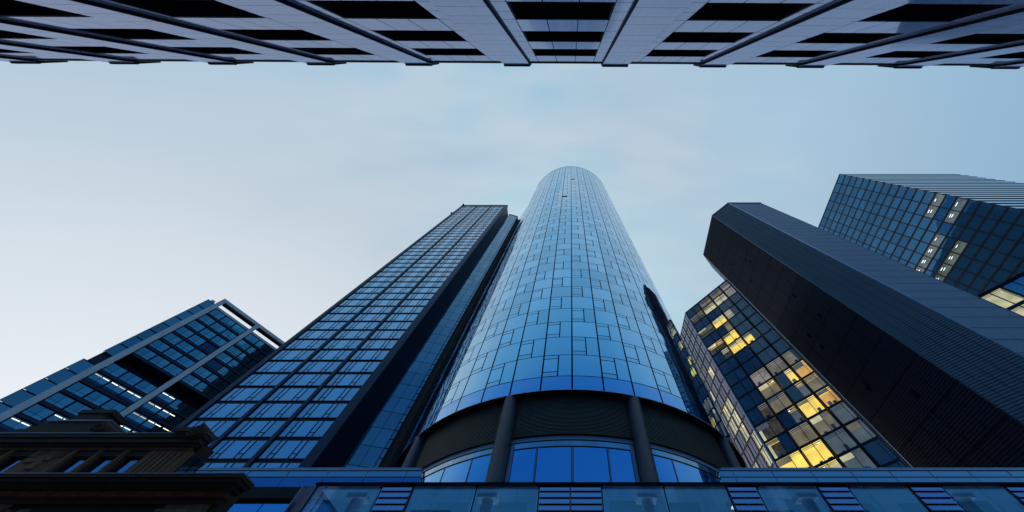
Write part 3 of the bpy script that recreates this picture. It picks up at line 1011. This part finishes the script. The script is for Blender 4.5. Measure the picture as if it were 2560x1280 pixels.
for r_ in range(NLR):
    h1 = LH - .45 - r_ * 3.5
    h0 = h1 - 3.5
    for ci, (u0, u1) in enumerate(BAY):
        a0, a1 = CL * u0 + .18, CL * u1 - .18
        mb = MB()
        cpn.block(mb, a0 - .18, a1 + .18, h0, h0 + .38, -1.2, .04, 'black_frame')      # floor edge
        cpn.block(mb, a0 - .20, a0 - .02, h0 + .38, h1, -.5, .10, 'black_frame')
        cpn.block(mb, a1 + .02, a1 + .20, h0 + .38, h1, -.5, .10, 'black_frame')
        am = a0 + (a1 - a0) * (.58 if ci < 3 else .8)
        cpn.block(mb, am - .05, am + .05, h0 + .38, h1, -.12, .03, 'black_frame')
        lit = lit_map.get((r_, ci))
        for j, (x0, x1) in enumerate(((a0, am - .05), (am + .05, a1))):
            if lit and lit[2] & (1 << j):
                cpn.rect(mb, x0, x1, h0 + .38, h1, -.03, 'clear_pane', .003)
            else:
                cpn.rect(mb, x0, x1, h0 + .38, h1, -.03, 'lit_glass', .006)
        lab = None
        if lit:
            room(cpn, mb, a0, a1, h0 + .38, h1 - .02, lit[0], lit[1], 1.5, 2 if 'gold' in lit[1] or 'orange' in lit[1] else 0, 'room_pale')
            if random.random() < .7:     # desks, blinds, cabinets against the light
                for q in range(2):
                    xx = random.uniform(a0 + .2, a1 - .9)
                    cpn.block(mb, xx, xx + random.uniform(.4, .9), h0 + .38, h0 + random.uniform(.9, 1.7), -1.3, -.9, random.choice(['interior', 'octagon_dark', 'louvre']))
            if random.random() < .45:
                hz = h1 - random.uniform(.5, 1.1)
                cpn.rect(mb, a0, am - .05, hz, h1 - .03, -.10, random.choice(['room_pale', 'room_dim', 'room_green_grey']))
            if lit[0] in ('room_gold', 'room_orange'):
                lab = 'window lit bright yellow from inside'
            else:
                lab = 'window dimly lit from inside'
        wins.append((mb, lab))
side = Plane(LC, (LA[0] - LC[0], LA[1] - LC[1]))
SLN = hypot(LA[0] - LC[0], LA[1] - LC[1])
n_b = 7
for r_ in range(NLR):
    h1 = LH - .45 - r_ * 3.5
    h0 = h1 - 3.5
    for k in range(n_b):
        a0, a1 = SLN * k / n_b + .16, SLN * (k + 1) / n_b - .16
        mb = MB()
        side.block(mb, a0 - .16, a1 + .16, h0, h0 + .34, -.4, .04, 'black_frame')
        side.block(mb, a0 - .18, a0, h0 + .34, h1, -.4, .10, 'black_frame')
        side.block(mb, a1, a1 + .18, h0 + .34, h1, -.4, .10, 'black_frame')
        am = (a0 + a1) / 2
        side.block(mb, am - .04, am + .04, h0 + .34, h1, -.12, .03, 'black_frame')
        lit = (r_, k) in ((9, 4), (9, 5), (10, 5), (13, 4), (14, 5), (15, 5), (15, 4), (16, 5), (14, 3), (12, 6), (16, 4), (15, 6), (16, 6), (13, 6), (7, 3), (6, 5), (11, 5), (10, 4), (17, 5), (17, 4), (17, 6))
        for x0, x1 in ((a0, am - .04), (am + .04, a1)):
            side.rect(mb, x0, x1, h0 + .34, h1, -.03, 'clear_pane' if lit else 'lit_side_glass', .006)
        if lit:
            room(side, mb, a0, a1, h0 + .34, h1 - .02, 'room_pale', random.choice(['room_pale', 'room_gold']), 1.2, 0)
        wins.append((mb, 'window lit pale yellow from inside' if lit else None))
build_parts(wins, 'window', lt, 98)
b = MB()                                            # pale edge rails
side.block(b, SLN - .30, SLN + .02, 0, LH - .4, .06, .30, 'light_rail')
for r_ in range(NLR):
    h1 = LH - .45 - r_ * 3.5
    cpn.rect(b, .02, .15, h1 - 3.1, h1, .12, 'lit_side_glass')
cpn.block(b, CL - .12, CL + .10, 0, LH, -.2, .16, 'navy_frame')
b.build('edge_rail', lt)

# ------------------------------------------------------------------ dark eight-sided tower
ot = thing('dark_ribbed_tower', 'dark windowless tower with cut-off corners and fine horizontal ribs', 'tower', (84, 60, 0))
OH = 144.0
oa, obp, oc, od, oe, of = (77.6, 36.0), (93.4, 36.0), (71.1, 42.4), (71.1, 63.9), (77.6, 71.4), (86.2, 79.5)
opts = [oc, oa, obp, (92.5, 56), (88.5, 79.5), of, oe, od]
b = MB(); b.prism(opts, 0, OH + EYE - .3, 'octagon_back'); b.build('core', ot)
b = MB(); xf = Plane(oa, (1, 0))
for k in range(41):
    h1 = OH - k * 3.5
    for u0, u1 in ((0.05, 5.2), (5.26, 10.5), (10.56, 15.75)):
        xf.rect(b, u0, u1, h1 - 3.34, h1, .04, 'octagon_panel', .004)
b.build('panelled_face', ot)
b = MB(); cf = Plane(oc, (oa[0] - oc[0], oa[1] - oc[1])); cl_ = hypot(oa[0] - oc[0], oa[1] - oc[1])
hz = OH
while hz > 8:
    cf.block(b, .05, cl_ - .05, hz - .36, hz, .02, .08, 'octagon_slat')
    hz -= .50
for k in range(1, 5):
    cf.block(b, cl_ * k / 5 - .04, cl_ * k / 5 + .04, 8, OH, .0, .14, 'octagon_back')
b.build('ribbed_face', ot)
b = MB(); yf = Plane(od, (0, -1)); yl = od[1] - oc[1]
hz = OH
while hz > 8:
    yf.block(b, .05, yl - .05, hz - .3, hz, .02, .10, 'octagon_dark')
    hz -= .50
for k in range(1, 5):                              # seams of the big panel grid
    yf.block(b, yl * k / 5 - .05, yl * k / 5 + .05, 8, OH, .02, .108, 'octagon_vent')
for k in range(20):
    yf.block(b, .05, yl - .05, OH - 7.0 * k - .16, OH - 7.0 * k, .02, .106, 'octagon_vent')
for k in range(16):
    a_ = random.choice([yl * .30, yl * .33, yl * .62, yl * .65]); h_ = 10 + random.random() * (OH - 30)
    yf.block(b, a_, a_ + 1.0, h_, h_ + 1.6, .02, .105, 'octagon_vent')
b.build('ribbed_face', ot, 'darkest ribbed face with scattered black vents')
b = MB(); ef = Plane(oe, (od[0] - oe[0], od[1] - oe[1])); el_ = hypot(oe[0] - od[0], oe[1] - od[1])
ff_ = Plane(of, (oe[0] - of[0], oe[1] - of[1])); fl_ = hypot(oe[0] - of[0], oe[1] - of[1])
hz = OH
while hz > 8:
    ef.block(b, .05, el_ - .05, hz - .34, hz, .02, .14, 'octagon_slat')
    ff_.block(b, .05, fl_ - .05, hz - .34, hz, .02, .14, 'octagon_slat')
    hz -= .50
b.build('ribbed_face', ot)
b = MB()
for p in (oa, oc, od, oe, obp):
    b.cyl(p[0], p[1], .22 if p is oa else .14, 0, OH + EYE, 'light_rail' if p in (oa, ) else 'octagon_slat', 8)
cx_, cy_ = sum(p[0] for p in opts) / 8, sum(p[1] for p in opts) / 8
b.prism([(p[0] + (p[0] - cx_) * .012, p[1] + (p[1] - cy_) * .012) for p in opts], OH + EYE - .3, OH + EYE + .5, 'octagon_back')
b.build('corner_trim', ot)

# ------------------------------------------------------------------ tall grid tower, upper right
gt = thing('grid_tower', 'tall blue glass tower with a black window grid and a few white lit offices', 'tower', (176, 50, 0))
GX, GY, GH = 145.0, 25.4, 165.0
GD, GW = 42.75, 62.0
b = MB()
b.box(GX + 2.2, GX + GW, GY + .2, GY + GD, 0, GH + EYE - .4, 'black_frame')
b.box(GX, GX + GW + .2, GY - .05, GY + GD, GH + EYE - .35, GH + EYE + .25, 'black_frame')
b.build('wall', gt)
gp = Plane((GX, GY + GD), (0, -1))
LITG = {(0, 13), (1, 13), (0, 15), (1, 15), (3, 15), (4, 15), (5, 15), (6, 15), (3, 17), (4, 17), (5, 17), (6, 17)}
wins = []
for r_ in range(44):
    h1 = GH - .5 - r_ * 3.6
    h0 = h1 - 3.6
    for k in range(9):
        a1 = GD - k * 4.75
        a0 = a1 - 4.75
        mb = MB()
        gp.block(mb, a0, a1, h0, h0 + .62, -1.2, .02, 'black_frame')
        gp.block(mb, a0 - .16, a0 + .16, h0 + .62, h1, -.5, .08, 'black_frame')
        lit = (k, r_) in LITG
        gp.rect(mb, a0 + .16, a1 - .16, h0 + .62, h1, -.05, 'clear_pane' if lit else 'grid_glass', .008)
        if lit:
            room(gp, mb, a0 + .16, a1 - .16, h0 + .62, h1 - .02, 'room_pale_green', 'room_pale_green', 2.0, 0)
            xl = random.uniform(1.3, 1.9); wl = random.uniform(1.0, 1.5)
            for d in random.choice(((.6,), (.5, 1.45), (.75, 1.6), (.45, 1.5))):
                mb.poly([gp(a0 + xl, h1 - .15, -d), gp(a0 + xl, h1 - .15, -d - .28), gp(a0 + xl + wl, h1 - .15, -d - .28), gp(a0 + xl + wl, h1 - .15, -d)], 'spot_white')
        wins.append((mb, 'window with white ceiling lamps lit' if lit else None))
        if not lit:
            gp.rect(mb, a0 + .16, a1 - .16, h0 + .6, h1, -.5, 'void')
build_parts(wins, 'window', gt, 98)
gf = Plane((GX, GY), (1, 0))
for r_ in range(44):
    h1 = GH - .4 - r_ * 3.6
    mb = MB()
    gf.rect(mb, 0, GW, h1 - 3.6, h1 - 2.0, -.02, 'ribbon_glass', .004)
    gf.block(mb, 0, GW, h1 - 2.0, h1, -.3, .12, 'band_glass')
    gf.block(mb, 0, GW, h1 - 2.3, h1 - 2.0, -.3, .16, 'mullion')
    mb.build('ribbon_window', gt)
b = MB()
gp.block(b, GD - .25, GD + .05, 0, GH, -.2, .14, 'navy_frame')
b.build('corner_trim', gt)

# ------------------------------------------------------------------ glass corner building at the right edge
kt = thing('glass_corner_block', 'glass block with big two-pane windows beside the dark ribbed tower', 'building', (126, 52, 0))
KH = 71.0
kp = Plane((106.6, 53.4), (1, -1))
b = MB()
kp.block(b, 0, 44, 0, KH - .5, -18, -1.9, 'interior')
kp.block(b, -.1, 44.1, KH - .5, KH + .2, -18, .25, 'dark_metal')
b.build('wall', kt)
for r_ in range(6):
    h1 = KH - .6 - r_ * 6.2
    for k in range(8):
        a0 = 1.6 + k * 5.3
        a1 = a0 + 5.3
        mb = MB()
        kp.block(mb, a0, a1, h1 - 6.2, h1 - 5.5, -1.8, .08, 'black_frame')
        kp.block(mb, a0 - .25, a0 + .25, h1 - 5.5, h1, -1.0, .12, 'black_frame')
        kp.block(mb, (a0 + a1) / 2 - .08, (a0 + a1) / 2 + .08, h1 - 5.5, h1, -.3, .05, 'black_frame')
        kp.block(mb, a0 - .25, a1 - .25, h1 - 5.55, h1 - 5.4, .08, .2, 'light_rail')
        lit = (r_, k) in ((0, 2), (0, 1), (1, 2), (1, 3))
        for j, (x0, x1) in enumerate(((a0 + .25, (a0 + a1) / 2 - .08), ((a0 + a1) / 2 + .08, a1 - .25))):
            kp.rect(mb, x0, x1, h1 - 5.5, h1, -.05, 'podium_glass' if not lit else 'clear_pane', .01)
        if lit:
            room(kp, mb, a0 + .25, a1 - .25, h1 - 5.5, h1 - .05, 'room_pale', 'room_pale', 1.6, 0)
        mb.build('window', kt, 'window lit pale yellow from inside' if lit else None)

# ------------------------------------------------------------------ stone-faced building behind the camera (top of the picture)
sb = thing('stone_faced_building', 'long polished stone building with deep black windows and slim piers overhead', 'building', (0, -10, 0))
sb.rotation_euler = (0, 0, 0)
BY, BH, BAYW, BCX = -3.92, 27.0, 7.43, -.36
YAW = .0045


class YPlane(Plane):
    pass


bp = Plane((60 * 1, BY + 60 * YAW), (-1, -YAW))     # outside faces the street (+Y)


def bx(X):
    return 60.0 - X                                  # street X -> distance along the facade


WT = [24.35 - 4.0 * k for k in range(6)]             # window heads
WH = 2.15
PW = 1.96                                            # pier width
b = MB()
bp.block(b, bx(62), bx(-90), 0, BH, -14, -.75, 'granite_joint')
b.build('wall', sb)
for k in range(-11, 9):
    xc = BCX + k * BAYW
    hw = (BAYW - PW) / 2
    ww = 2.03
    # cladding of one bay, with the joints left open
    mb = MB()
    G = .02

    def slab(xa, xb, h0, h1, o1=.0):
        bp.block(mb, bx(xb) + G, bx(xa) - G, h0 + G, h1 - G, -.74, o1, 'granite')
    lev = []
    for j, wt in enumerate(WT):
        wb_ = wt - WH
        nxt = BH - .35 if j == 0 else WT[j - 1] - WH
        # spandrel over the window
        cuts = [xc - ww, xc - ww + 1.35, xc + ww - 1.35, xc + ww]
        for q in range(3):
            slab(cuts[q], cuts[q + 1], wt, nxt)
        lev += [(wb_, wb_ + WH / 2), (wb_ + WH / 2, wt), (wt, nxt)]
    for h0, h1 in lev:
        slab(xc - hw - .02, xc - ww, h0, h1)
        slab(xc + ww, xc + hw + .02, h0, h1)
    mb.build('bay_cladding', sb)
    for j, wt in enumerate(WT[:5]):
        w_ = MB()
        wb_ = wt - WH
        bp.rect(w_, bx(xc + ww) - .02, bx(xc - ww) + .02, wb_ - .02, wt + .02, -.70, 'stone_window_glass', .003)
        for q in (-1, 0, 1):
            x_ = xc + q * 1.35 * .99
            bp.block(w_, bx(x_) - .04, bx(x_) + .04, wb_, wt, -.69, -.60, 'dark_metal')
        bp.block(w_, bx(xc + ww) + .005, bx(xc - ww) - .005, wt - .07, wt - .005, -.69, -.02, 'dark_metal')     # lined head of the opening
        bp.block(w_, bx(xc + ww) + .005, bx(xc + ww) + .05, wb_ + .01, wt - .07, -.69, -.03, 'dark_metal')
        bp.block(w_, bx(xc - ww) - .05, bx(xc - ww) - .005, wb_ + .01, wt - .07, -.69, -.03, 'dark_metal')
        w_.build('window', sb)
    # roof edge of the bay
    mb = MB()
    bp.block(mb, bx(xc + hw), bx(xc - hw), BH - .35, BH - .02, -.74, .05, 'dark_metal')
    mb.build('roof_edge', sb)
for k in range(-11, 10):
    xp = BCX + (k - .5) * BAYW                      # piers between the bays
    mb = MB()
    for j, wt in enumerate(WT):
        wb_ = wt - WH
        nxt = BH - .05 if j == 0 else WT[j - 1] - WH
        for h0, h1 in ((wb_, wb_ + WH / 2), (wb_ + WH / 2, wt), (wt, nxt)):
            bp.block(mb, bx(xp + PW / 2) + .01, bx(xp - PW / 2) - .01, h0 + .012, h1 - .012, .125, .15, 'granite')
    bp.block(mb, bx(xp + PW / 2) - .012, bx(xp - PW / 2) + .012, 0, BH, -.74, .135, 'dark_metal')
    pr = mb.build('pier', sb)
    cb = MB()
    x0, x1 = bx(xp + PW / 2), bx(xp - PW / 2)
    cb.hexa([bp(x0, BH - .16, .24), bp(x1, BH - .16, .24), bp(x1, BH - .16, -.7), bp(x0, BH - .16, -.7),
             bp(x0, BH + .04, .24), bp(x1, BH + .04, .24), bp(x1, BH + .04, -.7), bp(x0, BH + .04, -.7)], 'dark_metal')
    cb.hexa([bp(x0 + .05, BH + .04, .20), bp(x1 - .05, BH + .04, .20), bp(x1 - .05, BH + .04, -1.2), bp(x0 + .05, BH + .04, -1.2),
             bp(x0 + .05, BH + 1.6, -.10), bp(x1 - .05, BH + 1.6, -.10), bp(x1 - .05, BH + 1.6, -1.2), bp(x0 + .05, BH + 1.6, -1.2)], 'dark_metal')
    cb.build('pier_cap', pr)
